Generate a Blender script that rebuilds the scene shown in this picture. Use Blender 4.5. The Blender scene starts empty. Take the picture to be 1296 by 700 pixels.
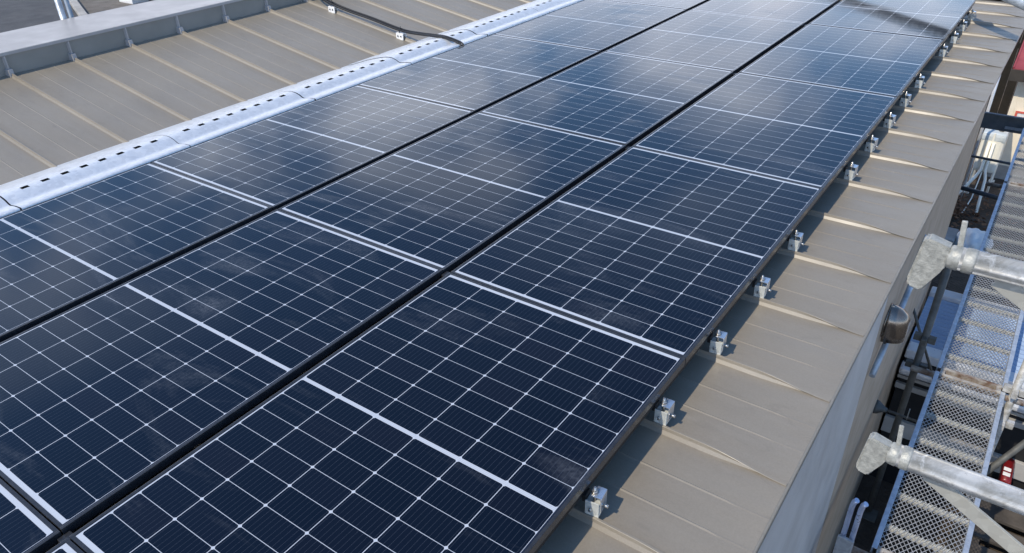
import bpy, bmesh, math, random
from mathutils import Vector, Matrix

random.seed(7)
S = bpy.context.scene
COL = S.collection
R = math.radians

# ------------------------------------------------------------------ camera
cd = bpy.data.cameras.new("camera")
cam = bpy.data.objects.new("camera", cd)
COL.objects.link(cam)
cd.sensor_width = 36.0
cd.sensor_fit = 'HORIZONTAL'
cd.lens = 951.33 / 1296.0 * 36.0
cd.clip_start = 0.05
cd.clip_end = 800.0
_rt = Vector((0.81572492, 0.57784345, -0.02626409)).normalized()
_fw = Vector((-0.50234717, 0.68517637, -0.52742834)).normalized()
_rt = (_rt - _fw * _rt.dot(_fw)).normalized()
_up = _rt.cross(_fw)
cam.matrix_world = Matrix(((_rt.x, _up.x, -_fw.x, 1.9074), (_rt.y, _up.y, -_fw.y, -0.4130),
                           (_rt.z, _up.z, -_fw.z, 1.7504), (0, 0, 0, 1)))
S.camera = cam

# ------------------------------------------------------------------ sky and sun
SUN = Vector((-0.21, -0.77, 1.0)).normalized()
w = bpy.data.worlds.new("World")
S.world = w
w.use_nodes = True
nt = w.node_tree
nt.nodes.clear()
_out = nt.nodes.new("ShaderNodeOutputWorld")
_bg = nt.nodes.new("ShaderNodeBackground")
_bg.inputs[1].default_value = 0.15
_sky = nt.nodes.new("ShaderNodeTexSky")
_sky.sky_type = 'NISHITA'
_sky.sun_disc = False
_sky.sun_elevation = math.asin(SUN.z)
_sky.sun_rotation = math.atan2(SUN.x, SUN.y) % (2 * math.pi)
_sky.air_density = 1.0
_sky.dust_density = 0.25
_sky.ozone_density = 2.2
_tc = nt.nodes.new("ShaderNodeTexCoord")
_sx = nt.nodes.new("ShaderNodeSeparateXYZ")
nt.links.new(_tc.outputs["Generated"], _sx.inputs[0])


def wmath(op, a, b=None, clamp=False):
    n = nt.nodes.new("ShaderNodeMath")
    n.operation = op
    n.use_clamp = clamp
    for i, v in enumerate((a, b)):
        if v is None:
            continue
        if isinstance(v, (int, float)):
            n.inputs[i].default_value = v
        else:
            nt.links.new(v, n.inputs[i])
    return n.outputs[0]


_zz = wmath('ADD', wmath('MAXIMUM', _sx.outputs[2], 0.0), 0.16)
_cx = nt.nodes.new("ShaderNodeCombineXYZ")
nt.links.new(wmath('DIVIDE', _sx.outputs[0], _zz), _cx.inputs[0])
nt.links.new(wmath('DIVIDE', _sx.outputs[1], _zz), _cx.inputs[1])
_cx.inputs[2].default_value = 3.7
_nz = nt.nodes.new("ShaderNodeTexNoise")
_nz.inputs["Scale"].default_value = 1.9
_nz.inputs["Detail"].default_value = 7.0
_nz.inputs["Roughness"].default_value = 0.55
_nz.inputs["Distortion"].default_value = 0.35
nt.links.new(_cx.outputs[0], _nz.inputs["Vector"])
_cl = nt.nodes.new("ShaderNodeValToRGB")
_cl.color_ramp.elements[0].position = 0.44
_cl.color_ramp.elements[1].position = 0.57
nt.links.new(_nz.outputs[0], _cl.inputs[0])
# more cover towards the horizon
_edge = wmath('ADD', wmath('MULTIPLY', _nz.outputs[0], 0.55), -0.005)
_edge = wmath('SUBTRACT', _edge, wmath('MULTIPLY', _sx.outputs[0], 0.10))
_low = wmath('MULTIPLY', wmath('SUBTRACT', _edge, _sx.outputs[2], True), 6.5, True)
_thin = wmath('MULTIPLY', wmath('SUBTRACT', 0.55, _sx.outputs[2], True), 4.5, True)
_west = wmath('SUBTRACT', wmath('MULTIPLY', _sx.outputs[0], -2.3), 0.38, True)   # the cloud bank lies to the west
_cov = wmath('MAXIMUM', wmath('MULTIPLY', wmath('MULTIPLY', _cl.outputs[0], wmath('MULTIPLY', _west, 0.66)), _thin), wmath('MULTIPLY', _low, 0.92), True)
_nz2 = nt.nodes.new("ShaderNodeTexNoise")
_nz2.inputs["Scale"].default_value = 2.3
_nz2.inputs["Detail"].default_value = 4.0
nt.links.new(_cx.outputs[0], _nz2.inputs["Vector"])
_cc = nt.nodes.new("ShaderNodeValToRGB")
_cc.color_ramp.elements[0].position = 0.35
_cc.color_ramp.elements[0].color = (9.6, 9.7, 10.9, 1)
_cc.color_ramp.elements[1].position = 0.65
_cc.color_ramp.elements[1].color = (15.5, 15.5, 16.6, 1)
nt.links.new(_nz2.outputs[0], _cc.inputs[0])
_mx = nt.nodes.new("ShaderNodeMix")
_mx.data_type = 'RGBA'
nt.links.new(_cov, _mx.inputs[0])
_deep = nt.nodes.new("ShaderNodeMix")
_deep.data_type = 'RGBA'
_deep.blend_type = 'MULTIPLY'
_deep.inputs[0].default_value = 1.0
nt.links.new(_sky.outputs[0], _deep.inputs[6])
_deep.inputs[7].default_value = (0.92, 1.14, 1.28, 1)
nt.links.new(_deep.outputs[2], _mx.inputs[6])
nt.links.new(_cc.outputs[0], _mx.inputs[7])
nt.links.new(_mx.outputs[2], _bg.inputs[0])
nt.links.new(_bg.outputs[0], _out.inputs[0])

sl = bpy.data.lights.new("sun", 'SUN')
sl.energy = 3.5
sl.angle = R(0.5)
sl.color = (1.0, 0.89, 0.72)
so = bpy.data.objects.new("sun", sl)
COL.objects.link(so)
so.rotation_euler = SUN.to_track_quat('Z', 'Y').to_euler()

S.view_settings.view_transform = 'Standard'
S.view_settings.look = 'None'
S.view_settings.gamma = 1.0
S.view_settings.use_curve_mapping = False
S.view_settings.exposure = 0.22


# ------------------------------------------------------------------ materials
class MatB:
    def __init__(self, name):
        self.m = bpy.data.materials.new(name)
        self.m.use_nodes = True
        self.t = self.m.node_tree
        self.t.nodes.clear()
        o = self.t.nodes.new("ShaderNodeOutputMaterial")
        self.b = self.t.nodes.new("ShaderNodeBsdfPrincipled")
        self.t.links.new(self.b.outputs[0], o.inputs[0])
        self._tc = None

    def n(self, kind):
        return self.t.nodes.new(kind)

    def link(self, a, b):
        self.t.links.new(a, b)

    def coord(self, which="Object"):
        if self._tc is None:
            self._tc = self.n("ShaderNodeTexCoord")
        return self._tc.outputs[which]

    def math(self, op, a, b=None, c=None, clamp=False):
        n = self.n("ShaderNodeMath")
        n.operation = op
        n.use_clamp = clamp
        for i, v in enumerate((a, b, c)):
            if v is None:
                continue
            if isinstance(v, (int, float)):
                n.inputs[i].default_value = v
            else:
                self.link(v, n.inputs[i])
        return n.outputs[0]

    def scale(self, vec, sx, sy, sz):
        m = self.n("ShaderNodeMapping")
        m.inputs["Scale"].default_value = (sx, sy, sz)
        self.link(vec, m.inputs[0])
        return m.outputs[0]

    def noise(self, scale, detail=4, rough=0.55, vec=None, dist=0.0):
        n = self.n("ShaderNodeTexNoise")
        n.inputs["Scale"].default_value = scale
        n.inputs["Detail"].default_value = detail
        n.inputs["Roughness"].default_value = rough
        n.inputs["Distortion"].default_value = dist
        self.link(vec if vec is not None else self.coord(), n.inputs["Vector"])
        return n.outputs[0]

    def ramp(self, fac, p0, c0, p1, c1):
        r = self.n("ShaderNodeValToRGB")
        r.color_ramp.elements[0].position = p0
        r.color_ramp.elements[1].position = p1
        r.color_ramp.elements[0].color = (*c0, 1) if not isinstance(c0, float) else (c0, c0, c0, 1)
        r.color_ramp.elements[1].color = (*c1, 1) if not isinstance(c1, float) else (c1, c1, c1, 1)
        self.link(fac, r.inputs[0])
        return r.outputs[0]

    def mix(self, fac, a, b, blend='MIX'):
        n = self.n("ShaderNodeMix")
        n.data_type = 'RGBA'
        n.blend_type = blend
        for i, v in ((0, fac), (6, a), (7, b)):
            if isinstance(v, (int, float)):
                n.inputs[i].default_value = v
            elif isinstance(v, tuple):
                n.inputs[i].default_value = (*v, 1)
            else:
                self.link(v, n.inputs[i])
        return n.outputs[2]

    def set(self, **k):
        for key, v in k.items():
            s = self.b.inputs[key.replace('_', ' ')]
            if isinstance(v, tuple):
                s.default_value = (*v, 1)
            elif isinstance(v, (int, float)):
                s.default_value = v
            else:
                self.link(v, s)
        return self

    def bump(self, h, strength=0.2, dist=0.01):
        b = self.n("ShaderNodeBump")
        b.inputs["Strength"].default_value = strength
        b.inputs["Distance"].default_value = dist
        self.link(h, b.inputs["Height"])
        self.link(b.outputs[0], self.b.inputs["Normal"])
        return self


def plain(name, c0, c1, scale=8, rough=0.5, metal=0.0, bump=0.0, bscale=60, bdist=0.004, detail=5, lo=0.35, hi=0.65):
    m = MatB(name)
    f = m.noise(scale, detail)
    m.set(Base_Color=m.ramp(f, lo, c0, hi, c1), Metallic=metal)
    rr = m.ramp(m.noise(scale * 2.3, 3), 0.3, max(rough - 0.08, 0.02), 0.7, min(rough + 0.08, 1.0))
    m.set(Roughness=rr)
    if bump:
        m.bump(m.noise(bscale, 4), bump, bdist)
    return m.m


def roof_paint():
    m = MatB("roof_paint")
    v = m.coord()
    big = m.noise(1.1, 5, 0.6)
    streak = m.noise(1.0, 5, 0.6, m.scale(v, 0.9, 14.0, 1.0))
    base = m.ramp(big, 0.3, (0.203, 0.176, 0.136), 0.7, (0.242, 0.212, 0.166))
    base = m.mix(m.ramp(streak, 0.45, 0.0, 0.8, 0.35), base, (0.275, 0.25, 0.21))
    fine = m.noise(160, 2)
    base = m.mix(0.10, base, m.ramp(fine, 0.3, (0.10, 0.09, 0.08), 0.7, (0.33, 0.31, 0.28)))
    # small dusty spots
    sp = m.noise(9.0, 3, 0.5)
    base = m.mix(m.ramp(sp, 0.66, 0.0, 0.80, 0.22), base, (0.34, 0.31, 0.27))
    m.set(Base_Color=base, Roughness=m.ramp(m.noise(3.0, 4), 0.3, 0.40, 0.7, 0.53))
    m.set(Specular_IOR_Level=0.85)
    sc = m.noise(5.0, 6, 0.7, m.scale(v, 1.0, 3.0, 1), 1.2)
    base = m.mix(m.ramp(sc, 0.56, 0.0, 0.70, 0.26), base, (0.12, 0.102, 0.08))
    m.set(Base_Color=base)
    m.bump(m.noise(1.9, 3, 0.5, m.scale(v, 0.9, 2.4, 1)), 0.55, 0.014)
    return m.m


def galv(name, base0=(0.50, 0.52, 0.54), base1=(0.68, 0.70, 0.73), rough=0.42, metal=0.75, scale=22.0, dirt=0.0):
    m = MatB(name)
    vo = m.n("ShaderNodeTexVoronoi")
    vo.inputs["Scale"].default_value = scale
    m.link(m.coord(), vo.inputs["Vector"])
    bw = m.n("ShaderNodeRGBToBW")
    m.link(vo.outputs["Color"], bw.inputs[0])
    base = m.ramp(bw.outputs[0], 0.2, base0, 0.8, base1)
    if dirt:
        d = m.noise(7.0, 6, 0.65, dist=0.5)
        base = m.mix(m.ramp(d, 0.45, 0.0, 0.68, dirt), base, (0.30, 0.26, 0.19))
        d2 = m.noise(26.0, 6, 0.7)
        base = m.mix(m.ramp(d2, 0.62, 0.0, 0.72, dirt), base, (0.10, 0.095, 0.085))
    m.set(Base_Color=base, Metallic=metal, Roughness=m.ramp(m.noise(14, 4), 0.3, rough - 0.1, 0.7, rough + 0.14))
    m.bump(m.noise(55, 4), 0.12, 0.003)
    return m.m


def panel_glass():
    """cells, white gaps and wires of a half-cut module, metres in the glass's own space (origin at cell corner)"""
    m = MatB("panel_glass")
    v = m.coord("Object")
    s = m.n("ShaderNodeSeparateXYZ")
    m.link(v, s.inputs[0])
    X, Y = s.outputs[0], s.outputs[1]
    W0, PW = 0.004, 0.18267
    HL, MID, PY = 0.8343, 0.007, 0.0927        # half length, half of the middle strip, cell pitch
    xr = m.math('DIVIDE', m.math('SUBTRACT', X, W0), PW)
    xi = m.math('FLOOR', xr)
    xf = m.math('MULTIPLY', m.math('FRACT', xr), PW)
    ya = m.math('ABSOLUTE', Y)
    yr = m.math('DIVIDE', m.math('SUBTRACT', ya, MID), PY)
    yi = m.math('FLOOR', yr)
    yf = m.math('MULTIPLY', m.math('FRACT', yr), PY)
    dx = m.math('MINIMUM', xf, m.math('SUBTRACT', PW, xf))
    dy = m.math('MINIMUM', yf, m.math('SUBTRACT', PY, yf))
    lx = m.math('LESS_THAN', dx, 0.00120)
    ly = m.math('LESS_THAN', dy, 0.00092)
    ch = m.math('LESS_THAN', m.math('ADD', dx, dy), 0.0078)
    inside = m.math('MULTIPLY', m.math('MULTIPLY', m.math('GREATER_THAN', X, 0.0), m.math('LESS_THAN', X, 1.1)), 1.0)
    mid = m.math('LESS_THAN', ya, MID)
    end = m.math('MULTIPLY', m.math('GREATER_THAN', ya, MID + HL), m.math('LESS_THAN', ya, MID + HL + 0.0150))
    left = m.math('MULTIPLY', m.math('LESS_THAN', X, W0), m.math('GREATER_THAN', X, 0.0))
    right = m.math('MULTIPLY', m.math('GREATER_THAN', X, 1.0992), m.math('LESS_THAN', X, 1.1003))
    white = lx
    for k in (ly, ch, mid, end, left, right):
        white = m.math('MAXIMUM', white, k)
    inY = m.math('LESS_THAN', ya, MID + HL + 0.0150)
    white = m.math('MULTIPLY', m.math('MULTIPLY', white, m.math('GREATER_THAN', X, 0.0)), m.math('LESS_THAN', X, 1.1003))
    white = m.math('MULTIPLY', white, inY)
    # thin grey ribbon in the middle strip and the end strips
    rib = m.math('LESS_THAN', m.math('ABSOLUTE', m.math('SUBTRACT', ya, 0.0030)), 0.0012)
    # wires along y, ten to a cell
    wf = m.math('ABSOLUTE', m.math('SUBTRACT', m.math('FRACT', m.math('MULTIPLY', m.math('DIVIDE', xf, PW), 10.0)), 0.5))
    wire = m.math('LESS_THAN', wf, 0.024)
    # colour of each cell
    side = m.math('SIGN', Y)
    cvec = m.n("ShaderNodeCombineXYZ")
    m.link(xi, cvec.inputs[0])
    m.link(m.math('MULTIPLY', m.math('ADD', yi, 1.0), side), cvec.inputs[1])
    oi = m.n("ShaderNodeObjectInfo")
    m.link(m.math('MULTIPLY', oi.outputs["Random"], 91.0), cvec.inputs[2])
    wn = m.n("ShaderNodeTexWhiteNoise")
    wn.noise_dimensions = '3D'
    m.link(cvec.outputs[0], wn.inputs["Vector"])
    cell = m.mix(wn.outputs["Value"], (0.0013, 0.0018, 0.0045), (0.0027, 0.0030, 0.0065))
    tint = m.ramp(wn.outputs["Color"], 0.62, 0.0, 0.95, 0.45)
    cell = m.mix(tint, cell, (0.0060, 0.0042, 0.0068))
    col = m.mix(m.math('MULTIPLY', wire, 0.42), cell, (0.085, 0.100, 0.130))
    col = m.mix(white, col, (0.45, 0.485, 0.54))
    col = m.mix(m.math('MULTIPLY', rib, 0.8), col, (0.36, 0.39, 0.44))
    outer = m.math('SUBTRACT', 1.0, m.math('MULTIPLY', m.math('MULTIPLY', m.math('GREATER_THAN', X, 0.0), m.math('LESS_THAN', X, 1.1003)), inY))
    col = m.mix(outer, col, (0.012, 0.015, 0.026))
    # dried rain and dust on the glass, world space so every panel differs
    geo = m.n("ShaderNodeNewGeometry")
    P = geo.outputs["Position"]
    d1 = m.noise(1.5, 7, 0.66, m.scale(P, 0.65, 2.1, 1), 0.9)
    d2 = m.noise(70.0, 3, 0.6, P)
    patch = m.ramp(d1, 0.54, 0.0, 0.72, 1.0)
    gr = m.ramp(d2, 0.35, 0.25, 0.7, 1.0)
    dust = m.math('MULTIPLY', m.math('MULTIPLY', patch, gr), 0.14)
    dust = m.math('ADD', dust, m.math('MULTIPLY', m.ramp(m.noise(0.6, 4, 0.5, P), 0.3, 0.0, 0.75, 1.0), 0.003))
    col = m.mix(dust, col, (0.40, 0.43, 0.48))
    m.set(Base_Color=col, IOR=1.52)
    m.set(Specular_Tint=(0.52, 0.74, 0.90))
    rg = m.math('ADD', 0.075, m.math('MULTIPLY', patch, 0.16))
    m.set(Roughness=rg)
    m.bump(m.noise(3.2, 3, 0.5, P), 0.05, 0.004)
    return m.m


def weathered():
    m = MatB("weathered_pipe")
    a = m.ramp(m.noise(11.0, 7, 0.7, dist=0.8), 0.40, (0.30, 0.29, 0.26), 0.60, (0.54, 0.54, 0.53))
    b = m.ramp(m.noise(48.0, 6, 0.75), 0.60, 0.0, 0.70, 0.75)
    c = m.mix(b, a, (0.13, 0.125, 0.11))
    w2 = m.ramp(m.noise(30.0, 5, 0.7, dist=1.0), 0.58, 0.0, 0.68, 0.7)
    c = m.mix(w2, c, (0.66, 0.66, 0.64))
    m.set(Base_Color=c, Metallic=0.25, Roughness=m.ramp(m.noise(24, 5), 0.3, 0.30, 0.7, 0.62))
    m.bump(m.noise(60, 6, 0.65), 0.35, 0.003)
    return m.m


M = {}
M['roof'] = roof_paint()
M['glass'] = panel_glass()
M['frame'] = plain("black_anodised", (0.020, 0.022, 0.027), (0.030, 0.032, 0.037), 30, 0.24, 0.0)
M['black'] = plain("rail_and_shade_black", (0.004, 0.004, 0.005), (0.007, 0.007, 0.008), 20, 0.6)
M['galv_strip'] = galv("bright_galvanised", (0.64, 0.66, 0.685), (0.74, 0.76, 0.78), 0.40, 0.5, 45)
M['galv'] = galv("galvanised_steel", (0.31, 0.315, 0.32), (0.40, 0.405, 0.41), 0.45, 0.3, 60)
M['galv_rib'] = galv("galvanised_rib", (0.40, 0.40, 0.365), (0.50, 0.50, 0.46), 0.5, 0.15, 60)
M['galv_blue'] = galv("galvanised_rail", (0.40, 0.45, 0.52), (0.52, 0.57, 0.64), 0.42, 0.5, 40)
M['pipe'] = weathered()
M['cast'] = plain("zinc_casting", (0.26, 0.265, 0.245), (0.42, 0.42, 0.385), 70, 0.50, 0.25, 0.6, 160, 0.003)
M['flat_bar'] = galv("zinc_flat_bar", (0.36, 0.36, 0.33), (0.45, 0.45, 0.41), 0.55, 0.25, 50, 0.25)
M['dark_pipe'] = plain("shadow_toned_pipe", (0.065, 0.065, 0.06), (0.105, 0.105, 0.095), 20, 0.6, 0.1)  # dark tone stands in for shadow on the post by the wall
M['grey_pipe'] = plain("blue_grey_pipe", (0.26, 0.30, 0.34), (0.46, 0.52, 0.58), 14, 0.45, 0.4)
M['clamp'] = galv("clamp_zinc", (0.55, 0.57, 0.54), (0.70, 0.72, 0.69), 0.40, 0.35, 60)
M['clamp_top'] = galv("clamp_steel", (0.70, 0.74, 0.79), (0.84, 0.87, 0.90), 0.22, 0.9, 40)
M['bolt'] = plain("steel_bolt", (0.45, 0.43, 0.40), (0.62, 0.60, 0.57), 40, 0.3, 0.9)
M['wall_grey'] = plain("grey_siding", (0.48, 0.455, 0.42), (0.57, 0.545, 0.51), 3, 0.45, 0.0, 0.15, 120, 0.002)
M['wall_brown'] = plain("brown_siding", (0.36, 0.28, 0.20), (0.44, 0.35, 0.26), 5, 0.62, 0.0, 0.2, 90, 0.003)
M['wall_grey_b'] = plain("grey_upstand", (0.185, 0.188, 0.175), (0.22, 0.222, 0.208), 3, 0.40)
M['coping'] = plain("grey_coping", (0.31, 0.30, 0.295), (0.36, 0.35, 0.345), 2.5, 0.42, 0.0, 0.05, 6, 0.01)
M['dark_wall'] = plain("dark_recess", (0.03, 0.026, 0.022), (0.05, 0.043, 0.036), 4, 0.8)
M['asphalt'] = plain("asphalt", (0.042, 0.045, 0.050), (0.062, 0.064, 0.068), 1.2, 0.85, 0, 0.4, 90, 0.01, 8)
M['soil'] = plain("soil", (0.035, 0.026, 0.019), (0.085, 0.064, 0.046), 2.6, 0.95, 0, 0.8, 24, 0.05, 8)
M['gravel'] = plain("brown_lot", (0.10, 0.088, 0.076), (0.15, 0.135, 0.118), 2.2, 0.9, 0, 0.5, 60, 0.02, 8)
M['concrete'] = plain("concrete", (0.27, 0.26, 0.245), (0.37, 0.36, 0.34), 4, 0.85, 0, 0.3, 60, 0.005)
M['cable'] = plain("black_cable", (0.006, 0.006, 0.007), (0.009, 0.009, 0.010), 20, 0.5)
M['shade_toned_board'] = plain("shade_toned_board", (0.008, 0.007, 0.006), (0.016, 0.013, 0.010), 6, 0.9)  # fence boards near black, shade of the gap put into the colour
M['white'] = plain("white_plastic", (0.70, 0.70, 0.69), (0.80, 0.80, 0.79), 20, 0.5)
M['bronze'] = plain("bronze_hood", (0.19, 0.165, 0.14), (0.25, 0.22, 0.19), 12, 0.24, 0.85)
M['tank'] = plain("cream_enamel", (0.80, 0.77, 0.67), (0.86, 0.83, 0.73), 5, 0.35)
M['tank_top'] = plain("pale_enamel", (0.52, 0.57, 0.58), (0.62, 0.66, 0.67), 5, 0.3)
M['cream'] = plain("cream_wall", (0.70, 0.62, 0.48), (0.80, 0.72, 0.58), 3, 0.8, 0, 0.15, 60, 0.003)
M['red_roof'] = plain("red_metal_roof", (0.25, 0.045, 0.05), (0.34, 0.07, 0.075), 5, 0.5)
M['red'] = plain("red_enamel", (0.14, 0.006, 0.008), (0.19, 0.009, 0.010), 9, 0.35)
M['sign_red'] = plain("red_sign_paint", (0.55, 0.10, 0.07), (0.62, 0.13, 0.09), 9, 0.5)
M['blue_roof'] = plain("blue_metal_roof", (0.24, 0.335, 0.50), (0.31, 0.41, 0.57), 4, 0.4)
M['silver'] = plain("silver_trim", (0.55, 0.57, 0.60), (0.68, 0.70, 0.73), 6, 0.35, 0.3)
M['dark_steel'] = plain("dark_steel", (0.075, 0.09, 0.105), (0.12, 0.135, 0.15), 9, 0.5, 0.3)
M['shaded_timber'] = plain("shaded_timber", (0.045, 0.038, 0.032), (0.085, 0.072, 0.060), 7, 0.85, 0, 0.4, 40, 0.006)  # pallet timber, its shade put into the dark colour
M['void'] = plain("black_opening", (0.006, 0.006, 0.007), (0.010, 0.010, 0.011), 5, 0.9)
M['rust'] = plain("rusty_tube", (0.16, 0.085, 0.045), (0.46, 0.44, 0.40), 18, 0.6, 0.3)
M['sack'] = plain("white_sack", (0.78, 0.78, 0.76), (0.88, 0.88, 0.86), 12, 0.7, 0, 0.4, 30, 0.02)
M['brown_leaf'] = plain("dry_leaves", (0.10, 0.045, 0.022), (0.24, 0.12, 0.06), 16, 0.9, 0, 0.8, 40, 0.03)
M['alu'] = plain("aluminium_rail", (0.42, 0.47, 0.62), (0.55, 0.60, 0.74), 12, 0.32, 0.6)


# ------------------------------------------------------------------ mesh helpers
class MB:
    def __init__(self):
        self.bm = bmesh.new()

    def box(self, x0, x1, y0, y1, z0, z1, bev=0.0, mat=None):
        vs = [self.bm.verts.new(p) for p in ((x0, y0, z0), (x1, y0, z0), (x1, y1, z0), (x0, y1, z0),
                                             (x0, y0, z1), (x1, y0, z1), (x1, y1, z1), (x0, y1, z1))]
        fs = [self.bm.faces.new([vs[i] for i in q]) for q in
              ((3, 2, 1, 0), (4, 5, 6, 7), (0, 1, 5, 4), (1, 2, 6, 5), (2, 3, 7, 6), (3, 0, 4, 7))]
        if mat is not None:
            bmesh.ops.transform(self.bm, matrix=mat, verts=vs)
        if bev:
            es = list({e for f in fs for e in f.edges})
            bmesh.ops.bevel(self.bm, geom=es, offset=bev, segments=2, affect='EDGES', profile=0.6)
        return self

    def bar(self, a, b, wd, th, up=(0, 0, 1), bev=0.0):
        """rectangular bar from a to b, wd wide and th thick along up"""
        a, b = Vector(a), Vector(b)
        d = (b - a)
        L = d.length
        d.normalize()
        u = Vector(up)
        s = d.cross(u)
        if s.length < 1e-5:
            s = d.cross(Vector((1, 0, 0)))
        s.normalize()
        u = s.cross(d)
        m = Matrix(((d.x, s.x, u.x, a.x), (d.y, s.y, u.y, a.y), (d.z, s.z, u.z, a.z), (0, 0, 0, 1)))
        return self.box(0, L, -wd / 2, wd / 2, -th / 2, th / 2, bev, m)

    def tube(self, pts, r, n=12, cap=True):
        pts = [Vector(p) for p in pts]
        rs = r if isinstance(r, (list, tuple)) else [r] * len(pts)
        rings = []
        prev = None
        for i, p in enumerate(pts):
            d = (pts[min(i + 1, len(pts) - 1)] - pts[max(i - 1, 0)]).normalized()
            if prev is None:
                u = d.orthogonal().normalized()
            else:
                u = (prev - d * prev.dot(d)).normalized()
            prev = u
            v = d.cross(u)
            rings.append([self.bm.verts.new(p + (u * math.cos(2 * math.pi * k / n) + v * math.sin(2 * math.pi * k / n)) * rs[i])
                          for k in range(n)])
        for a, b in zip(rings, rings[1:]):
            for k in range(n):
                f = self.bm.faces.new((a[k], a[(k + 1) % n], b[(k + 1) % n], b[k]))
                f.smooth = True
        if cap:
            self.bm.faces.new(list(reversed(rings[0])))
            self.bm.faces.new(rings[-1])
        return self

    def sweep(self, prof, y0, y1, smooth=False, cap=False):
        """open profile [(x,z)] extruded along y"""
        a = [self.bm.verts.new((x, y0, z)) for x, z in prof]
        b = [self.bm.verts.new((x, y1, z)) for x, z in prof]
        for i in range(len(prof) - 1):
            f = self.bm.faces.new((a[i], a[i + 1], b[i + 1], b[i]))
            f.smooth = smooth
        if cap:
            self.bm.faces.new(list(reversed(a)))
            self.bm.faces.new(b)
        return self

    def poly(self, pts, d):
        """flat polygon pts extruded by vector d"""
        d = Vector(d)
        a = [self.bm.verts.new(p) for p in pts]
        b = [self.bm.verts.new(Vector(p) + d) for p in pts]
        self.bm.faces.new(a)
        self.bm.faces.new(list(reversed(b)))
        n = len(a)
        for i in range(n):
            self.bm.faces.new((a[i], b[i], b[(i + 1) % n], a[(i + 1) % n]))
        return self

    def quad(self, *pts):
        self.bm.faces.new([self.bm.verts.new(p) for p in pts])
        return self

    def build(self, name, mat, parent=None, loc=None, normals=True):
        if normals:
            bmesh.ops.recalc_face_normals(self.bm, faces=self.bm.faces)
        me = bpy.data.meshes.new(name)
        self.bm.to_mesh(me)
        self.bm.free()
        me.materials.append(mat)
        o = bpy.data.objects.new(name, me)
        COL.objects.link(o)
        if parent is not None:
            o.parent = parent
        if loc is not None:
            o.location = loc
        return o


def tag(o, label=None, cat=None, group=None, kind=None):
    for k, v in (('label', label), ('category', cat), ('group', group), ('kind', kind)):
        if v:
            o[k] = v
    return o


def thing(name, label, cat, loc=(0, 0, 0), group=None):
    o = bpy.data.objects.new(name, None)
    o.empty_display_size = 0.1
    COL.objects.link(o)
    o.location = loc
    return tag(o, label, cat, group)


def copy_tree(o, parent=None):
    c = o.copy()
    COL.objects.link(c)
    if parent is not None:
        c.parent = parent
    for ch in [k for k in bpy.data.objects if k.parent == o]:
        copy_tree(ch, c)
    return c


# ------------------------------------------------------------------ the ground
G = -3.3
tag(MB().quad((-300, -300, G), (300, -300, G), (300, 300, G), (-300, 300, G)).build('ground', M['soil']), kind='structure')
tag(MB().quad((-60, -20, G + .004), (-6, -20, G + .004), (-6, 60, G + .004), (-60, 60, G + .004)).build('road', M['asphalt']),
    kind='structure')
_p = [(-27.2, 13.2), (-16.5, 8.8), (-6.2, 7.0), (-6.2, 30), (-27.2, 30)]
tag(MB().quad(*[(x, y, G + .008) for x, y in _p[:]]).build('parking_lot', M['gravel']), kind='structure')
_k = MB().bar((-27.4, 13.2, G + .08), (-16.3, 8.75, G + .08), 0.22, 0.16, bev=0.015)
tag(_k.build('kerb', M['concrete']), kind='structure')

# ------------------------------------------------------------------ the building with the metal roof
EAVE, ROOFZ, VALX, TOPX = 1.600, -0.165, -2.893, -4.595
SL = 0.1675
TOPZ = ROOFZ + SL * (VALX - TOPX)
Y0, Y1 = -2.2, 9.56
PITCH, SEAM0 = 0.4947, 1.016
ks = [k for k in range(-7, 19) if Y0 + .1 < SEAM0 + PITCH * k < Y1 - .05]
seams = [SEAM0 + PITCH * k for k in ks]


def roofz(x):
    return ROOFZ + (SL * (VALX - x) if x < VALX else 0.0)


bld = thing('metal_roof_building', 'building with a taupe standing seam metal roof that carries the solar panels', 'building', (0, 0, G))


def part(mb, name, mat, parent=bld):
    o = mb.build(name, mat, parent)
    p = parent.matrix_world.translation if False else Vector((0, 0, G))
    o.location = -p if parent is bld else o.location
    return o


# roof sheet: pans with two tiny stiffening ribs each, seams folded flat at the eave
mb = MB()
xs = [EAVE, 1.5985, 1.585, 1.56, 1.53, 1.50, 1.46, 1.42, 1.38, 1.34, 1.30, 1.1, 0.2, -1.0, -2.0, VALX, -3.3, -3.9, TOPX]


def seam_h(x):
    t = (x - 1.30) / 0.30
    return 0.026 if t <= 0 else max(0.0, 0.026 * (1 - t * t * (3 - 2 * t)) * (1 - .25 * t)) if t < 1 else 0.0


def yprofile(x, y0):
    """section of one pan starting at seam y0, list of (y, dz)"""
    h = seam_h(x)
    t = h / 0.026
    ln = 0.009 * (1 - t) * (1 if t > 0 else 0)        # the flattened end leans towards the near side
    up = 0.0035 * min(1.0, (1 - t) * 3) if 0 < t < 1 else 0.0
    pts = [(y0 - 0.0155 * t - .002, 0.0), (y0 - 0.0085 * t - ln * .1, h * 0.50 + up * .3), (y0 - 0.0058 - ln, h * 0.97 + up * .8), (y0 - 0.0045 - ln, h + up),
           (y0 + 0.0035 - ln * .3, h + up), (y0 + 0.0050, h * 0.4), (y0 + 0.0060, 0.0)]
    fade = 1.0 if x < 1.5 else 0.3
    for c in (0.17, 0.315):
        pts += [(y0 + c - 0.006, 0.0), (y0 + c, 0.0022 * fade), (y0 + c + 0.006, 0.0)]
    return pts


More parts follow.
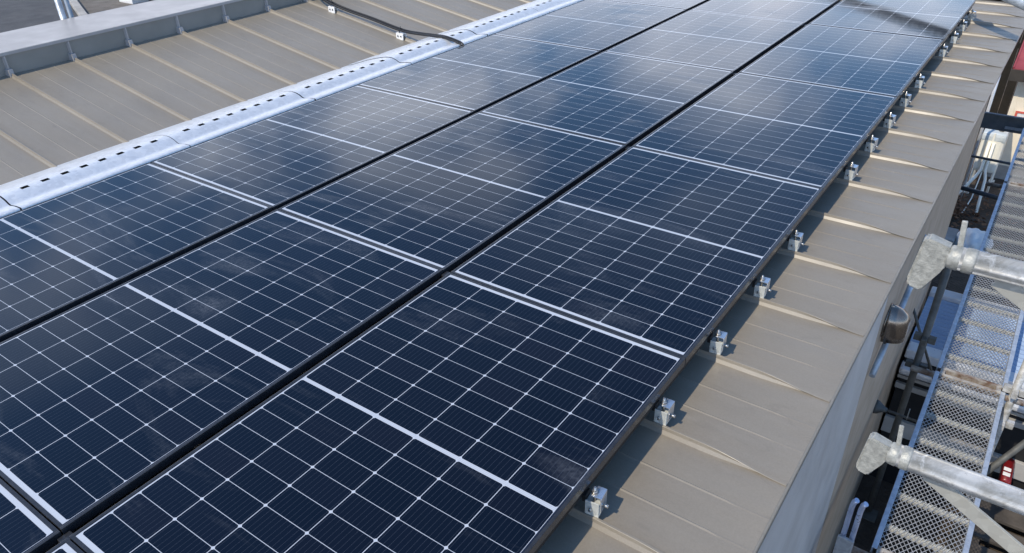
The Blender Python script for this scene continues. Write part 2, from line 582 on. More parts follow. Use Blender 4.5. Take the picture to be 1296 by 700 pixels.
cols = []
for x in xs:
    col = [(Y0, 0.0)]
    for s in seams:
        col += yprofile(x, s)
    col.append((Y1, 0.0))
    cols.append([mb.bm.verts.new((x, y, roofz(x) + dz)) for y, dz in col])
for a, b in zip(cols, cols[1:]):
    for i in range(len(a) - 1):
        mb.bm.faces.new((a[i], a[i + 1], b[i + 1], b[i]))
part(mb, 'roof_sheet', M['roof'])
# eave lip
part(MB().sweep([(EAVE - .001, ROOFZ - .0005), (EAVE + .006, ROOFZ - .003), (EAVE + .009, ROOFZ - .010), (EAVE + .009, ROOFZ - .024), (EAVE - .0, ROOFZ - .024)],
                Y0, Y1, True), 'eave_trim', M['roof'])
# parapet: upstand with raised seams, and coping
CZ = 0.287
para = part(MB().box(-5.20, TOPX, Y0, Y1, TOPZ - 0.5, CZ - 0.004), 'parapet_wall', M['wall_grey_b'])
cp = MB()
cp.sweep([(TOPX + .014, CZ - .022), (TOPX + .014, CZ), (TOPX + .010, CZ + .003), (-5.248, CZ + .006), (-5.256, CZ + .003), (-5.256, CZ - .03)], Y0, Y1)
part(cp, 'coping', M['coping'], para)
for s in seams:
    u = MB()
    u.poly([(TOPX + .0, s - .012, TOPZ + .045), (TOPX + .022, s - .004, TOPZ + .045), (TOPX + .022, s + .006, TOPZ + .045), (TOPX + .0, s + .012, TOPZ + .045)],
           (0, 0, CZ - TOPZ - .07))
    u.poly([(TOPX + .001, s - .026, TOPZ), (TOPX + .06, s - .020, TOPZ - .008), (TOPX + .055, s + .014, TOPZ - .008), (TOPX + .001, s + .018, TOPZ)],
           (-.012, .002, .052))
    part(u, 'seam_upstand', M['coping'], para)
# walls
part(MB().box(1.40, 1.609, Y0, 2.915, G, ROOFZ - .026), 'wall', M['wall_grey'])
part(MB().box(1.40, 1.609, 2.919, 6.18, G, ROOFZ - .026), 'wall', M['wall_brown'])
part(MB().box(1.39, 1.605, 2.915, 2.919, G, ROOFZ - .03), 'joint_strip', M['void'])
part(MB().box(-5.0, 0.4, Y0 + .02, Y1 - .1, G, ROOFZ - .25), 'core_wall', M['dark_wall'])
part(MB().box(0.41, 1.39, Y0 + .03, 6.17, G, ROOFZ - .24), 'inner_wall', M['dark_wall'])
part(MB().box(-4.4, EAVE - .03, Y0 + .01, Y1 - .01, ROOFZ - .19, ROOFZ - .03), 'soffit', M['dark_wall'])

# ------------------------------------------------------------------ solar panels
PL, PP, FW = 1.7365, 1.741, 0.011
FE = 0.0112
FX0, FX1 = -0.014, 1.118


def make_panel():
    t = thing('solar_panel', 'x', 'solar panel', (0, 0, 0), 'solar panels in three rows on the roof')
    f = MB()
    h = PL / 2
    zt, zb = 0.0, -0.032
    f.box(FX0, FX0 + FW, -h, h, zb, zt, 0.0012)
    f.box(FX1 - FW, FX1, -h, h, zb, zt, 0.0012)
    f.box(FX0 + FW, FX1 - FW, -h, -h + FE, zb, zt - .0002)
    f.box(FX0 + FW, FX1 - FW, h - FE, h, zb, zt - .0002)
    f.build('frame', M['frame'], t)
    g = MB()
    g.quad((FX0 + FW - .001, -h + FE - .001, -.0016), (FX1 - FW + .001, -h + FE - .001, -.0016),
           (FX1 - FW + .001, h - FE + .001, -.0016), (FX0 + FW - .001, h - FE + .001, -.0016))
    g.build('cell_glass', M['glass'], t)
    b = MB()
    b.quad((FX0 + FW, -h + FW, -.007), (FX1 - FW, -h + FW, -.007), (FX1 - FW, h - FW, -.007), (FX0 + FW, h - FW, -.007))
    b.build('backsheet', M['black'], t)
    return t


ROWX = {'right': 0.0, 'middle': -1.1723, 'left': -2.3446}
NEAR = {'right': 'in the row along the silver clamps', 'middle': 'in the middle row', 'left': 'in the row along the strip'}
ORD = ['nearest', 'second nearest', 'third nearest', 'fourth nearest', 'fifth nearest', 'sixth nearest']
proto = make_panel()
first = True
for row, k0, k1 in (('right', -1, 4), ('middle', -1, 4), ('left', 0, 4)):
    for i, k in enumerate(range(k0, k1 + 1)):
        p = proto if first else copy_tree(proto)
        first = False
        p.location = (ROWX[row], (k + .5) * PP, 0.0)
        p.rotation_euler = (R(random.uniform(-.05, .05)), R(random.uniform(-.16, .16)), 0)
        nm = ORD[i] if k < k1 else 'farthest'
        extra = 'dark blue half-cut solar panel'
        if k == -1:
            lab = 'corner of a dark panel at bottom left, ' + NEAR[row]
        else:
            lab = '%s, %s %s' % (extra, nm, NEAR[row])
        p['label'] = lab

# black rails added to keep the gaps between rows dark, and one edge rail
for xa, lab in ((-0.0342, 'black rail added to darken the gap between the middle row and the clamp row'),
                (-1.2065, 'black rail added to darken the gap between the middle row and the strip row')):
    t = thing('gap_dark_rail', lab, 'rail', (xa, 0, -.05), 'black rails added between the panel rows')
    MB().box(-.022, .022, -1.7, 8.7, -.035, 0.0, .003).build('rail_body', M['black'], t)
    for k in range(0, 6):
        c = MB()
        c.box(-.017, .017, k * PP - .020, k * PP + .020, 0.0005, .034, .003)
        c.build('joint_clip', M['frame'], t)
t = thing('edge_rail', 'black support rail under the panel edge behind the silver clamps', 'rail', (1.085, 0, -.034))
MB().box(-.03, .018, -1.7, 8.7, -.045, -.0005, .002).build('rail_body', M['black'], t)

# ------------------------------------------------------------------ perforated galvanised strip
PROF = [(-2.362, -.010), (-2.362, .006), (-2.368, .009), (-2.42, .005), (-2.468, -.004), (-2.484, -.007), (-2.500, -.004), (-2.53, .010), (-2.56, .018),
        (-2.577, .0205), (-2.609, .0215), (-2.64, .018), (-2.70, .007), (-2.78, -.014), (-2.87, -.040), (-2.97, -.074), (-3.06, -.104), (-3.135, -.1245)]
SLOT = 9                                              # strip of faces between PROF[9] and PROF[10] carries the slots
SEC = 1.04


def make_strip():
    t = thing('edge_strip', 'x', 'cover strip', (0, 0, 0), 'perforated galvanised strips along the panel edge')
    ys = [0.0035]
    holes = []
    for j in range(8):
        c = 0.136 + j * 0.1147
        ys += [c - .022, c + .022]
        holes.append((c - .022, c + .022))
    ys.append(SEC - .0035)
    m = MB()
    grid = [[m.bm.verts.new((x, y, z)) for x, z in PROF] for y in ys]
    for a in range(len(ys) - 1):
        hole = any(abs(ys[a] - h0) < 1e-6 for h0, h1 in holes)
        for i in range(len(PROF) - 1):
            if hole and i == SLOT:
                continue
            f = m.bm.faces.new((grid[a][i], grid[a][i + 1], grid[a + 1][i + 1], grid[a + 1][i]))
            f.smooth = True
    m.build('strip_sheet', M['galv_strip'], t)
    return t


sp = make_strip()
SL_LAB = ['perforated galvanised strip section cut off by the left frame edge',
          'perforated strip section with a joint nearest the left frame edge, beside the nearest panels',
          'perforated strip section second from the left edge',
          'perforated strip section third from the left edge, just before the cables cross',
          'perforated strip section crossed by the two black cables',
          'perforated strip section just beyond the black cables',
          'second perforated strip section beyond the black cables',
          'farthest perforated strip section, running out at the top of the frame']
for i in range(8):
    c = sp if i == 0 else copy_tree(sp)
    c.location = (random.uniform(-.004, .004), -0.053 + SEC * i, random.uniform(-.002, .003))
    c.rotation_euler = (0, 0, R(random.uniform(-.12, .12)))
    c['label'] = SL_LAB[i]
_f = MB().box(-3.0, -2.40, -.6, 8.6, -.125, -.118)  # black sheet gives the slots their inner shadow
tag(_f.build('slot_shade_tray', M['black']), 'black tray standing in for the shadow seen through the strip slots', 'tray')

# ------------------------------------------------------------------ seam clamps along the panel edge


def make_clamp():
    t = thing('roof_clamp', 'x', 'clamp', (0, 0, 0), 'silver seam clamps along the panel edge')
    b = MB()
    b.box(-.022, .024, -.012, .030, .000, .034, .002)
    b.build('base_block', M['clamp'], t)
    p = MB()
    p.box(-.020, .023, -.0165, -.0125, -.002, .046, .001)
    p.build('front_plate', M['clamp'], t)
    k = MB()
    k.box(.0245, .0275, -.012, .034, .012, .060, .001)
    k.box(-.006, .0275, -.010, .034, .0605, .0635, .001)
    kb = k.build('top_bracket', M['clamp_top'], t)
    h = MB()
    h.tube([(.000, .006, .034), (.000, .006, .082)], .0042, 10)
    h.tube([(.000, .006, .064), (.000, .006, .0725)], .0098, 6)
    h.tube([(.000, .006, .0636), (.000, .006, .0645)], .0125, 14)
    h.build('bolt', M['bolt'], kb)
    MB().tube([(-.002, -.026, .022), (-.002, -.0166, .022)], .0052, 6).build('side_bolt', M['bolt'], t)
    MB().tube([(.0285, .010, .025), (.042, .010, .025)], .0052, 8).build('side_bolt', M['bolt'], t)
    j = MB()
    j.box(-.034, -.0225, -.008, .026, .030, .052, .001)
    j.build('jaw', M['black'], t)
    return t


cl = make_clamp()
CK = [0, 1, 2, 3, 4, 6, 7, 8, 9, 10, 12, 13, 14, 15]
CN = ['nearest', 'second', 'third', 'fourth', 'fifth', 'sixth', 'seventh', 'eighth', 'ninth', 'tenth', 'eleventh', 'twelfth', 'second farthest', 'farthest']
for i, k in enumerate(CK):
    c = cl if i == 0 else copy_tree(cl)
    c.location = (1.133 + random.uniform(-.004, .005), SEAM0 + PITCH * k + .018 + random.uniform(-.004, .004), ROOFZ + .027)
    c.rotation_euler = (0, 0, R(random.uniform(-9, 9)))
    c.scale = (1.08, 1.08, 1.22)
    if i == 0 or i >= 12:
        c['label'] = 'silver seam clamp at the panel edge, %s of the line' % CN[i]
    elif k == 4:
        c['label'] = 'silver seam clamp at the panel edge, last before the nearest empty seam'
    elif k == 6:
        c['label'] = 'silver seam clamp at the panel edge, first after the nearest empty seam'
    else:
        c['label'] = 'silver seam clamp at the panel edge, %s from the bottom of the photo' % CN[i]

# ------------------------------------------------------------------ cables and their clips
SY = SEAM0 + PITCH * 8


def cable(off, zoff, label):
    pts = [(-5.28, SY + .42 + off, .309), (-5.08, SY + .36 + off, .312), (-4.85, SY + .30 + off, .306), (-4.66, SY + .20 + off, .255), (-4.52, SY + .08 + off, .195 + zoff),
           (-4.24, SY + off - .005, roofz(-4.24) + .085 + zoff), (-3.98, SY + off, roofz(-3.98) + .072 + zoff), (-3.68, SY + off + .01, roofz(-3.68) + .074 + zoff),
           (-3.36, SY + off - .002, roofz(-3.36) + .078 + zoff), (-3.18, SY - .02 + off, -.022 + zoff), (-2.97, SY - .07 + off, -.006 + zoff), (-2.76, SY - .117 + off, .014 + zoff),
           (-2.61, SY - .152 + off, .0315), (-2.50, SY - .177 + off, .028), (-2.40, SY - .20 + off, .019), (-2.358, SY - .21 + off, .004), (-2.34, SY - .215 + off, -.02),
           (-2.30, SY - .22 + off, -.05)]
    # smooth curve
    P = [Vector(p) for p in pts]
    out = []
    for i in range(len(P) - 1):
        p0, p1, p2, p3 = P[max(i - 1, 0)], P[i], P[i + 1], P[min(i + 2, len(P) - 1)]
        for s in range(5):
            u = s / 5
            out.append(0.5 * ((2 * p1) + (p2 - p0) * u + (2 * p0 - 5 * p1 + 4 * p2 - p3) * u * u + (3 * p1 - p0 - 3 * p2 + p3) * u ** 3))
    out.append(P[-1])
    o = MB().tube(out, .0098, 10).build('cable', M['cable'])
    return tag(o, label, 'cable', 'black cables over the roof')


cable(-.014, 0.0, 'black cable of the pair on white clips, the one nearer the camera')
cable(.018, .004, 'black cable of the pair on white clips, the one farther from the camera')
for x, lab in ((-4.18, 'white clip holding the black cables on a roof seam, nearer the parapet'),
               (-3.27, 'white clip holding the black cables on a roof seam, nearer the perforated strip')):
    t = thing('cable_clip', lab, 'clip', (x, SY, roofz(x)), 'white cable clips on the seam')
    c = MB()
    c.box(-.045, .045, -.034, -.026, -.005, .058, .003)
    c.box(-.045, .045, .012, .018, .002, .058, .003)
    c.box(-.045, .045, -.026, .018, .050, .058, .003)
    cb = c.build('clip_body', M['white'], t)
    for dx in (-.018, .02):
        MB().tube([(dx, -.040, .030), (dx, -.033, .030)], .007, 8).build('screw', M['frame'], cb)
    MB().tube([(.0, -.030, .060), (.002, -.034, .085), (0, .0, .098), (.0, .034, .082), (.0, .024, .058)], .0035, 6).build('cable_tie', M['cable'], t)
    MB().bar((.002, -.010, .09), (.018, -.028, .125), .004, .002).build('tie_tail', M['cable'], t)

# ------------------------------------------------------------------ vent hood, wall tie, conduit on the wall
t = thing('vent_hood', 'bronze coloured round vent hood on the brown wall below the eave', 'vent', (1.611, 3.13, -.443))
t.scale = (1.15, 1.15, 1.15)
h = MB()
N, Mr = 24, 10
prof = [(-.085, .062), (-.05, .064), (0.0, .064), (.02, .062), (.042, .052), (.058, .034), (.066, .016), (.068, .0)]
rings = []
for z, r in prof:
    ring = []
    for k in range(N + 1):
        a = -math.pi / 2 + math.pi * k / N
        ring.append(h.bm.verts.new((.004 + max(r, .0005) * 1.35 * math.cos(a), r * math.sin(a), z)))
    rings.append(ring)
for a, b in zip(rings, rings[1:]):
    for k in range(N):
        f = h.bm.faces.new((a[k], a[k + 1], b[k + 1], b[k]))
        f.smooth = True
ho = h.build('hood', M['bronze'], t)
sm = ho.modifiers.new('thickness', 'SOLIDIFY')
sm.thickness = .002
MB().tube([(0.0, 0, -.01), (.005, 0, -.01)], .078, 28).build('base_plate', M['bronze'], t)
MB().tube([(.02, -.03, -.088), (.02, -.03, -.108)], .006, 8).build('drain_tab', M['frame'], t)

t = thing('wall_tie', 'conical wall tie with a short rod joining the brown wall to the scaffold', 'wall tie', (1.609, 4.10, -1.74))
MB().tube([(0, 0, 0), (.018, 0, 0), (.06, 0, 0), (.075, 0, 0)], [.050, .046, .018, .016], 16).build('cone', M['dark_pipe'], t)
MB().tube([(.072, 0, 0), (.30, .02, -.02)], .0085, 8).build('rod', M['dark_pipe'], t)
MB().bar((.20, .014, -.02), (.20, .014, .06), .02, .006, (1, 0, 0)).build('tab', M['flat_bar'], t)

o = MB().tube([(1.630, 2.98, -.70), (1.636, 3.2, -.60), (1.642, 3.56, -.47), (1.634, 3.87, -.40), (1.606, 3.97, -.37)], .016, 10).build('conduit', M['grey_pipe'])
tag(o, 'thin blue-grey conduit on the brown wall running behind the vent hood', 'conduit')

# ------------------------------------------------------------------ scaffold
DZ = -1.65
DX0, DX1, DL = 1.885, 2.285, 1.78


def make_deck():
    t = thing('scaffold_deck', 'x', 'scaffold deck', (0, 0, 0), 'mesh scaffold decks beside the wall')
    for x in (DX0, DX1):
        r = MB()
        r.box(x - .014, x + .014, 0, DL, DZ - .046, DZ + .004, .003)
        r.build('side_rail', M['galv_blue'], t)
    e = MB()
    # expanded metal: two sets of slanted strands inside the frame
    xa, xb = DX0 + .014, DX1 - .014
    W = xb - xa
    sx, sy = 0.027, 0.043
    slope = sy / sx
    n = int((DL + W * slope) / sy) + 2
    for sgn in (1, -1):
        for i in range(-2, n):
            c = i * sy - (W * slope if sgn > 0 else 0)
            # line y = c + sgn*slope*(x-xa) (sgn<0 starts high)
            pts = []
            for x in (xa, xb):
                y = c + slope * (x - xa) if sgn > 0 else c - slope * (x - xa)
                pts.append([x, y])
            (x0, y0), (x1, y1) = pts
            if y0 > y1:
                x0, y0, x1, y1 = x1, y1, x0, y0
            lo, hi = .012, DL - .012
            if y1 <= lo or y0 >= hi:
                continue
            if y0 < lo:
                x0 += (x1 - x0) * (lo - y0) / (y1 - y0)
                y0 = lo
            if y1 > hi:
                x1 = x0 + (x1 - x0) * (hi - y0) / (y1 - y0)
                y1 = hi
            if math.hypot(x1 - x0, y1 - y0) < .004:
                continue
            e.bar((x0, y0, DZ - .004 + (.0012 if sgn > 0 else -.0012)), (x1, y1, DZ - .004 + (.0012 if sgn > 0 else -.0012)), .0034, .003)
    e.build('mesh_floor', M['galv'], t, normals=False)
    for k in range(6):
        y = .20 + k * .272
        r = MB()
        r.box(xa - .001, xb + .001, y - .016, y + .016, DZ - .026, DZ - .0085)
        # raised tooth line on the rib
        for j in range(19):
            xx = xa + .01 + j * .0185
            r.bar((xx, y - .013, DZ - .001), (xx + .009, y + .013, DZ - .001), .005, .008)
        r.build('cross_rib', M['galv_rib'], t)
    for y in (.012, DL - .012):
        r = MB()
        r.box(xa - .02, xb + .02, y - .012, y + .012, DZ - .044, DZ + .002, .002)
        for x in (DX0 + .03, DX1 - .03):
            r.bar((x, y, DZ), (x, y + (.045 if y > 1 else -.045), DZ - .004), .03, .012)
        r.build('end_rail', M['rust'], t)
    return t


JY = [0.96, 2.79, 4.62, 6.45, 8.28]
dk = make_deck()
DLAB = ['mesh scaffold deck cut off by the bottom frame edge, under the nearer pipe',
        'mesh scaffold deck running from the bottom frame edge to the rusty joint',
        'mesh scaffold deck between the rusty joint and the farther pipe',
        'mesh scaffold deck just beyond the farther pipe, with bright ribs',
        'farthest mesh scaffold deck, at the right frame edge beside the cream shed']
for i, y in enumerate(JY):
    d = dk if i == 0 else copy_tree(dk)
    d.location = (0, y + .025, random.uniform(-.003, .003))
    d['label'] = DLAB[i]


def tube_thing(name, label, cat, pts, r, mat, group=None, n=16):
    return tag(MB().tube(pts, r, n).build(name, mat), label, cat, group)


CT = ['scaffold cross tube under the deck joint at the bottom frame edge', 'pale rust-stained scaffold cross tube under the rusty deck joint',
      'scaffold cross tube under the deck joint behind the farther pipe', 'scaffold cross tube under the farthest deck joint']
for y, lab in zip(JY[1:], CT):
    tube_thing('cross_tube', lab, 'scaffold tube', [(1.72, y, DZ - .055), (2.42, y, DZ - .055)], .0213, M['rust'], 'cross tubes under the decks')


def post(x, y, ztop, label, mat, zs):
    t = thing('scaffold_post', label, 'scaffold post', (x, y, G), 'upright scaffold posts')
    MB().tube([(0, 0, 0.05), (0, 0, ztop - G)], .0243, 16).build('pole', mat, t)
    MB().box(-.07, .07, -.07, .07, 0.004, .012).build('base_plate', mat, t)
    for z in zs:
        p = MB()
        p.box(-.07, -.022, -.02, .02, z - G - .03, z - G + .02, .004)
        p.box(.022, .07, -.02, .02, z - G - .03, z - G + .02, .004)
        p.box(-.018, .018, -.07, -.022, z - G - .03, z - G + .02, .004)
        p.build('wedge_pocket', mat, t)
    return t


post(1.745, 4.70, -.82, 'scaffold post coloured dark for shadow between brown wall and deck, in front of the blue roof', M['dark_pipe'], (-1.48, -1.72))
post(2.345, 4.62, -1.0, 'pale weathered scaffold post right of the rusty deck joint', M['pipe'], (-1.62, -1.9))
tube_thing('drain_pipe', 'slim pale pipe standing in the dark gap left of the cream shed', 'pipe', [(1.40, 11.45, G), (1.40, 11.45, -.9)], .020, M['silver'])
post(1.76, 2.70, -1.85, 'dim scaffold post low in the dark gap near the bottom frame edge', M['dark_pipe'], (-2.3,))
post(2.40, 2.79, -2.0, 'scaffold post right of the deck at the bottom right frame corner', M['pipe'], ())
tube_thing('brace_tube', 'thin dark diagonal scaffold brace crossing behind the dark post', 'scaffold brace', [(1.60, 5.0, -1.45), (1.98, 5.05, -2.25)], .010, M['dark_pipe'])
tube_thing('brace_tube', 'grey diagonal scaffold brace rising right of the deck above the red canister', 'scaffold brace', [(2.30, 3.92, -1.82), (2.66, 4.55, -1.55)], .020, M['dark_pipe'])
tube_thing('ledger_tube', 'thin dark ledger tube in front of the oil tank legs', 'scaffold tube', [(1.40, 8.30, -1.80), (2.3, 8.1, -1.80)], .024, M['dark_steel'])
tube_thing('ledger_tube', 'slim dark ledger tube crossing the front of the oil tank', 'scaffold tube', [(1.40, 9.62, -1.93), (2.3, 9.62, -1.95)], .015, M['dark_steel'])
t = thing('toe_board', 'dark steel toe board crossing in front of the cream shed wall', 'toe board', (1.40, 10.3, -1.78))
MB().box(0, 1.3, 0, .02, -.02, .165, .004).build('board', M['dark_steel'], t)
MB().box(0, 1.3, -.045, -.001, .172, .19, .002).build('flange', M['dark_steel'], t)
MB().box(.28, .50, -.0035, -.0012, .015, .05).build('sticker', M['grey_pipe'], t)

# pipes with wedge heads over the eave (end guard rails) and their flat braces


def guard(y, z, x0, r, label, braces, glabel):
    t = thing('guard_pipe', label, 'scaffold pipe', (x0, y, z), 'thick guard pipes with wedge heads')
    p = MB()
    p.tube([(.0, 0, 0), (.006, 0, 0), (.006, 0, 0), (.9, 0, 0)], [r * .86, r, r, r], 28)
    p.build('pipe', M['pipe'], t)
    c = MB()
    c.tube([(-.016, 0, 0), (-.010, 0, 0), (.004, 0, 0), (.006, 0, 0), (.010, 0, 0), (.013, 0, 0), (.026, 0, 0), (.030, 0, 0)], [r * .80, r * 1.0, r * 1.06, r * .98, r * .98, r * 1.07, r * 1.07, r * 1.0], 28)
    co = c.build('collar', M['cast'], t)
    # cast wedge hook
    hk = MB()
    pts = [(-.010, .020), (-.052, .031), (-.058, .025), (-.067, -.060), (-.062, -.073), (-.041, -.077), (-.034, -.069), (-.022, -.028), (-.010, -.018)]
    hk.poly([(x, -.015, zz) for x, zz in pts], (0, .030, 0))
    bmesh.ops.bevel(hk.bm, geom=list(hk.bm.edges), offset=.004, segments=2, affect='EDGES')
    hk.build('wedge_head', M['cast'], t)
    tb = MB()
    tb.bar((.000, .006, r * .6), (-.006, .012, r + .046), .0095, .006, (0, 1, 0), .002)
    tb.build('lock_pin', M['cast'], co)
    b = MB()
    b.bar((.07, .006, -r - .002), (.62, .006, -r - .30), .007, .034, (0, 0, 1), .001)
    b.build('flat_brace', M['flat_bar'], t)
    return t


guard(1.0, .553, 1.878, .0243, 'thick galvanised scaffold pipe with wedge head, the nearer one low on the right', 1, '')
guard(0.97, 1.055, 1.872, .0213, 'thick galvanised scaffold pipe with wedge head, the farther one higher on the right', 1, '')
tube_thing('slanted_beam', 'grey tubular beam slanting across the top right corner of the frame', 'beam',
           [(-1.03, 10.85, .476), (2.3, 6.70, .162)], .058, M['grey_pipe'], None, 24)
# post beyond the parapet
tube_thing('parapet_post', 'pale blue-grey scaffold post standing behind the parapet coping', 'scaffold post', [(-5.34, 2.87, G), (-5.34, 2.87, .70)], .026, M['grey_pipe'])
tube_thing('parapet_post', 'scaffold post coloured in blue shadow tucked right behind the pale one at the parapet', 'scaffold post', [(-5.40, 2.97, G), (-5.40, 2.97, .66)], .020,
           plain("blue_shadow_pipe", (0.10, 0.15, 0.22), (0.18, 0.25, 0.34), 14, 0.5))  # blue shadow tone put into the pipe colour

# folded ladder top in the gap
t = thing('ladder', 'bluish aluminium ladder top standing in the gap beside the wall', 'ladder', (1.735, 2.62, G))
for dx in (0.0, .042):
    s = MB()
    s.tube([(dx, 0.02, .0), (dx + .002, 0, 2.06), (dx + .006, -.004, 2.10), (dx + .016, -.006, 2.12)], .0135, 12)
    s.build('rail', M['alu'], t)
for k in range(6):
    MB().tube([(0, .01, .3 + k * .3), (.042, .01, .3 + k * .3)], .010, 8).build('rung', M['alu'], t)
q = MB()
q.box(-.02, .06, -.03, -.012, 1.70, 1.86, .006)
q.build('hinge_plate', M['galv'], t)

# ------------------------------------------------------------------ low shed with a blue roof
t = thing('blue_shed', 'low shed with a pale blue ribbed metal roof and silver trim below the decks', 'shed', (1.63, 5.0, G))
r = MB()
prof = []
for i in range(0, 26):
    y = .34 + i * .028
    prof.append((y, 1.34 + .006 * (1 if i % 2 else -1) + (y - .34) * .06))
a = [r.bm.verts.new((0, y, z)) for y, z in prof]
b = [r.bm.verts.new((2.6, y, z)) for y, z in prof]
for i in range(len(a) - 1):
    r.bm.faces.new((a[i], b[i], b[i + 1], a[i + 1]))
r.build('roof', M['blue_roof'], t)
MB().box(0, 2.6, 1.045, 1.16, 1.37, 1.43, .01).build('ridge_cap', M['silver'], t)
MB().box(0, 2.6, .20, .335, 1.27, 1.352, .012).build('fascia_trim', M['silver'], t)
MB().box(0, 2.6, .06, .19, 1.20, 1.26, .02).build('gutter', M['silver'], t)
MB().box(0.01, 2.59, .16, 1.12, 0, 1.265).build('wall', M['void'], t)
for z, th in ((1.12, .03), (1.02, .05), (.55, .16), (.38, .03)):
    MB().box(0.0, 2.6, .125, .158, z, z + th, .004).build('slat', M['concrete'], t)

# ------------------------------------------------------------------ things on the ground at the right
t = thing('oil_tank', 'cream household oil tank on thin legs below the far eave', 'tank', (1.565, 11.75, G))
tk = MB()
tk.box(-.15, .15, 0, .72, .37, .94, .05)
tk.build('tank_body', M['tank'], t)
tp = MB()
tp.box(-.155, .155, -.005, .725, .83, .965, .045)
ttop = tp.build('tank_top', M['tank_top'], t)
MB().box(-.012, .012, -.012, .02, .39, .97, .003).build('strap', M['tank'], t)
for y in (.16, .34):
    MB().tube([(.06, y, .965), (.06, y, 1.00)], .035, 12).build('filler_cap', M['bronze'], ttop)
for x in (-.13, .13):
    for y in (.06, .68):
        l = MB()
        l.tube([(x, y, .0), (x, y, .42)], .016, 8)
        l.box(x - .04, x + .04, y - .04, y + .04, 0, .012)
        l.build('leg', M['tank'], t)
MB().tube([(-.03, -.03, .84), (-.03, -.04, .44), (-.07, -.10, .33), (-.24, -.55, .12)], .022, 10).build('fuel_pipe', M['tank'], t)
MB().tube([(.02, -.03, .84), (.02, -.04, .44), (.06, -.12, .32), (.10, -.70, .02)], .020, 10).build('fuel_pipe', M['tank'], t)
MB().tube([(-.01, -.06, .40), (-.02, -.45, .14), (-.06, -.75, .03), (-.16, -.82, .02), (-.30, -1.0, .02)], .008, 6).build('copper_line', M['tank'], t)

bag = MB()
bmesh.ops.create_icosphere(bag.bm, subdivisions=4, radius=1.0)
rr = random.Random(3)
from mathutils import noise as mnoise
for v in bag.bm.verts:
    n = mnoise.noise(v.co * 2.2) * .22 + mnoise.noise(v.co * 6) * .07
    c = v.co * (1 + n)
    v.co = Vector((c.x * .21, c.y * .30, max(c.z, -.6) * .16))
for f in bag.bm.faces:
    f.smooth = True
o = bag.build('sack', M['sack'], None, (1.76, 9.95, G + .095))
tag(o, 'crumpled white sack lying on the dark ground beside the deck', 'sack')
t = tag(MB().box(1.30, 1.56, 9.75, 10.15, G + .004, G + .16, .02).build('pale_block', M['concrete']), 'pale concrete block on the ground at the foot of the brown wall', 'block')
t = thing('leaf_heap', 'heap of dry brown leaves around the oil tank pipes', 'leaves', (1.35, 11.0, G))
t['kind'] = 'stuff'
lf = MB()
rl = random.Random(11)
for i in range(900):
    a, d = rl.uniform(0, 6.283), abs(rl.gauss(0, .45))
    x, y, z = d * math.cos(a) * 1.1, d * math.sin(a) * 1.5, .01 + rl.random() * .10 * max(0, 1 - d)
    u = Vector((rl.gauss(0, 1), rl.gauss(0, 1), rl.gauss(0, .35))).normalized() * rl.uniform(.02, .045)
    v = Vector((rl.gauss(0, 1), rl.gauss(0, 1), rl.gauss(0, .35)))
    v = (v - u * v.dot(u) / u.length_squared).normalized() * u.length * .6
    c = Vector((x, y, z + .02))
    lf.quad(c - u, c - v, c + u, c + v)
o = lf.build('leaves', M['brown_leaf'], t, normals=False)

# red canister
t = thing('red_canister', 'small red canister with two pale labels on the dark ground, right of the deck', 'canister', (2.53, 5.02, -2.75))
c = MB()
c.tube([(0, -.14, .12), (0, -.13, .12), (0, .11, .14), (0, .13, .145)], [.024, .042, .042, .025], 16)
c.build('body', M['red'], t)
MB().tube([(0, .13, .145), (0, .17, .15)], .016, 10).build('cap', M['frame'], t)
for y in (-.085, -.03):
    MB().box(-.028, .020, y - .017, y + .017, .166 + (y + .1) * .06, .174 + (y + .1) * .06, .002).build('label_patch', M['white'], t)
t = thing('timber_pallet', 'timber pallet coloured dark for shade on the ground right of the deck, under the red canister', 'pallet', (2.35, 3.2, G))
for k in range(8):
    MB().box(.0, 1.3, k * .24, k * .24 + .16, .50, .53, .004).build('slat', M['shaded_timber'], t)
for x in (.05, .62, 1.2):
    MB().box(x, x + .08, 0, 1.84, .38, .498, .004).build('bearer', M['shaded_timber'], t)
MB().box(.0, 1.3, .05, 1.8, 0.0, .375, .01).build('crate_base', M['soil'], t)

# ------------------------------------------------------------------ cream shed with a red roof
t = thing('cream_shed', 'cream walled shed with a red metal roof at the right frame edge', 'shed', (1.613, 12.6, G))
MB().box(0, 5.5, 0, 4.5, 0, 1.69).build('wall', M['cream'], t)
MB().box(-.004, .06, -.004, .02, 0, 1.68, .004).build('corner_trim', M['cream'], t)
MB().box(-.0, 5.5, -.012, -.002, 0.0, .22).build('plinth', M['concrete'], t)
rf = MB()
zz = [(-.18, 1.70), (4.8, 3.06)]
nr = 30
for i in range(nr):
    x0 = -.11 + i * .20
    rf.poly([(x0, zz[0][0], zz[0][1]), (x0 + .198, zz[0][0], zz[0][1]), (x0 + .198, zz[1][0], zz[1][1]), (x0, zz[1][0], zz[1][1])], (0, 0, .02))
    rf.bar((x0, zz[0][0], zz[0][1] + .026), (x0, zz[1][0], zz[1][1] + .026), .02, .03)
rf.build('roof', M['red_roof'], t)
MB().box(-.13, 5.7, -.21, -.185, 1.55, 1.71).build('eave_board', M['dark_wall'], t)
MB().box(-.10, 5.6, -.18, -.01, 1.63, 1.695).build('soffit', M['dark_wall'], t)
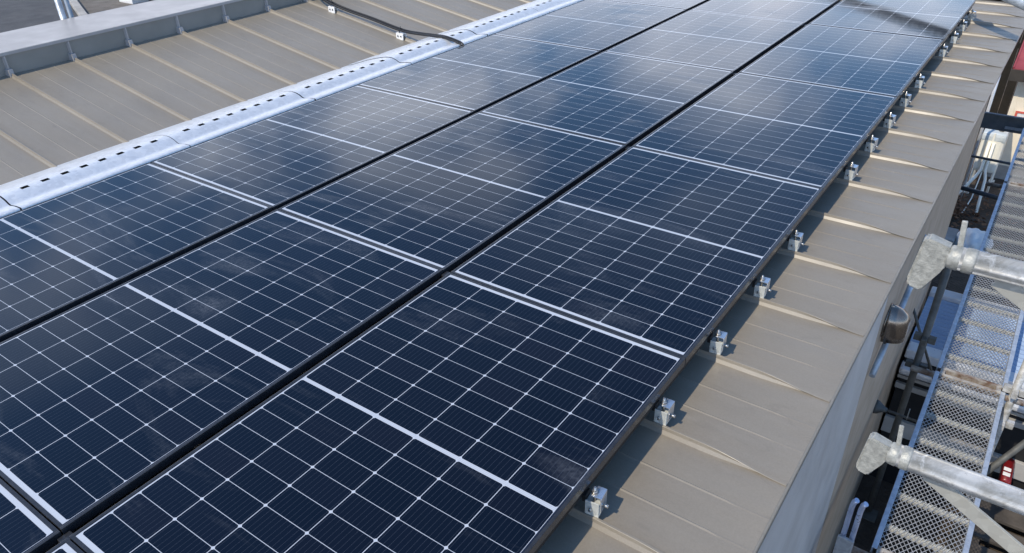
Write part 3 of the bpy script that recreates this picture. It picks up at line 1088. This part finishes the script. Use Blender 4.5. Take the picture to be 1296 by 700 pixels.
sg = thing('shop_sign', 'small white and red lettered sign on the cream shed wall', 'sign', (1.70, 12.57, -2.485))
MB().box(0, 1.0, 0, .02, 0, .27, .004).build('board', M['white'], sg)
b = MB()
for x0, x1, z0, z1 in ((.0, 1.0, .24, .27), (.0, 1.0, 0, .03), (.0, .03, .031, .239), (.97, 1.0, .031, .239)):
    b.box(x0, x1, -.008, -.001, z0, z1)
b.build('border', M['sign_red'], sg)
tx = bpy.data.curves.new('lettering', 'FONT')
tx.body = 'AKI'
tx.size = .25
tx.extrude = .004
txo = bpy.data.objects.new('lettering', tx)
COL.objects.link(txo)
dg = bpy.context.evaluated_depsgraph_get()
me = bpy.data.meshes.new_from_object(txo.evaluated_get(dg))
bpy.data.objects.remove(txo)
me.materials.clear()
me.materials.append(M['sign_red'])
lo = bpy.data.objects.new('lettering', me)
COL.objects.link(lo)
lo.parent = sg
lo.location = (.06, -.006, .045)
lo.rotation_euler = (R(90), 0, 0)

# dark fence behind the far corner, and pieces beyond the parapet
t = thing('dark_fence', 'board fence with shade put into its dark colour, between the eave and the red roof', 'fence', (.3, 14.5, G))
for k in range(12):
    MB().box(k * .14, k * .14 + .13, 0, .02, 0, 1.9).build('board', M['shade_toned_board'], t)
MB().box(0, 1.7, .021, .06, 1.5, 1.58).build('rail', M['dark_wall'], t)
t = thing('white_planter', 'small white box on the lot beyond the parapet', 'planter', (-23.2, 13.4, G))
MB().box(-.5, .3, -.3, .3, .0, .45, .03).build('box', M['white'], t)
MB().box(-.44, .24, -.24, .24, .452, .47).build('earth', M['soil'], t)
t = thing('parked_car', 'dark car standing on the lot at the top edge beyond the parapet', 'car', (-21.8, 14.6, G))
c = MB()
c.box(-2.1, 2.1, -.85, .85, .25, .85, .12)
c.build('body', M['frame'], t)
c = MB()
c.box(-1.2, 1.3, -.75, .75, .86, 1.42, .18)
c.build('cabin', M['frame'], t)
for x in (-1.3, 1.3):
    for y in (-.86, .86):
        MB().tube([(x, y - .1, .31), (x, y + .1, .31)], .31, 20).build('wheel', M['black'], t)

bpy.context.view_layer.update()
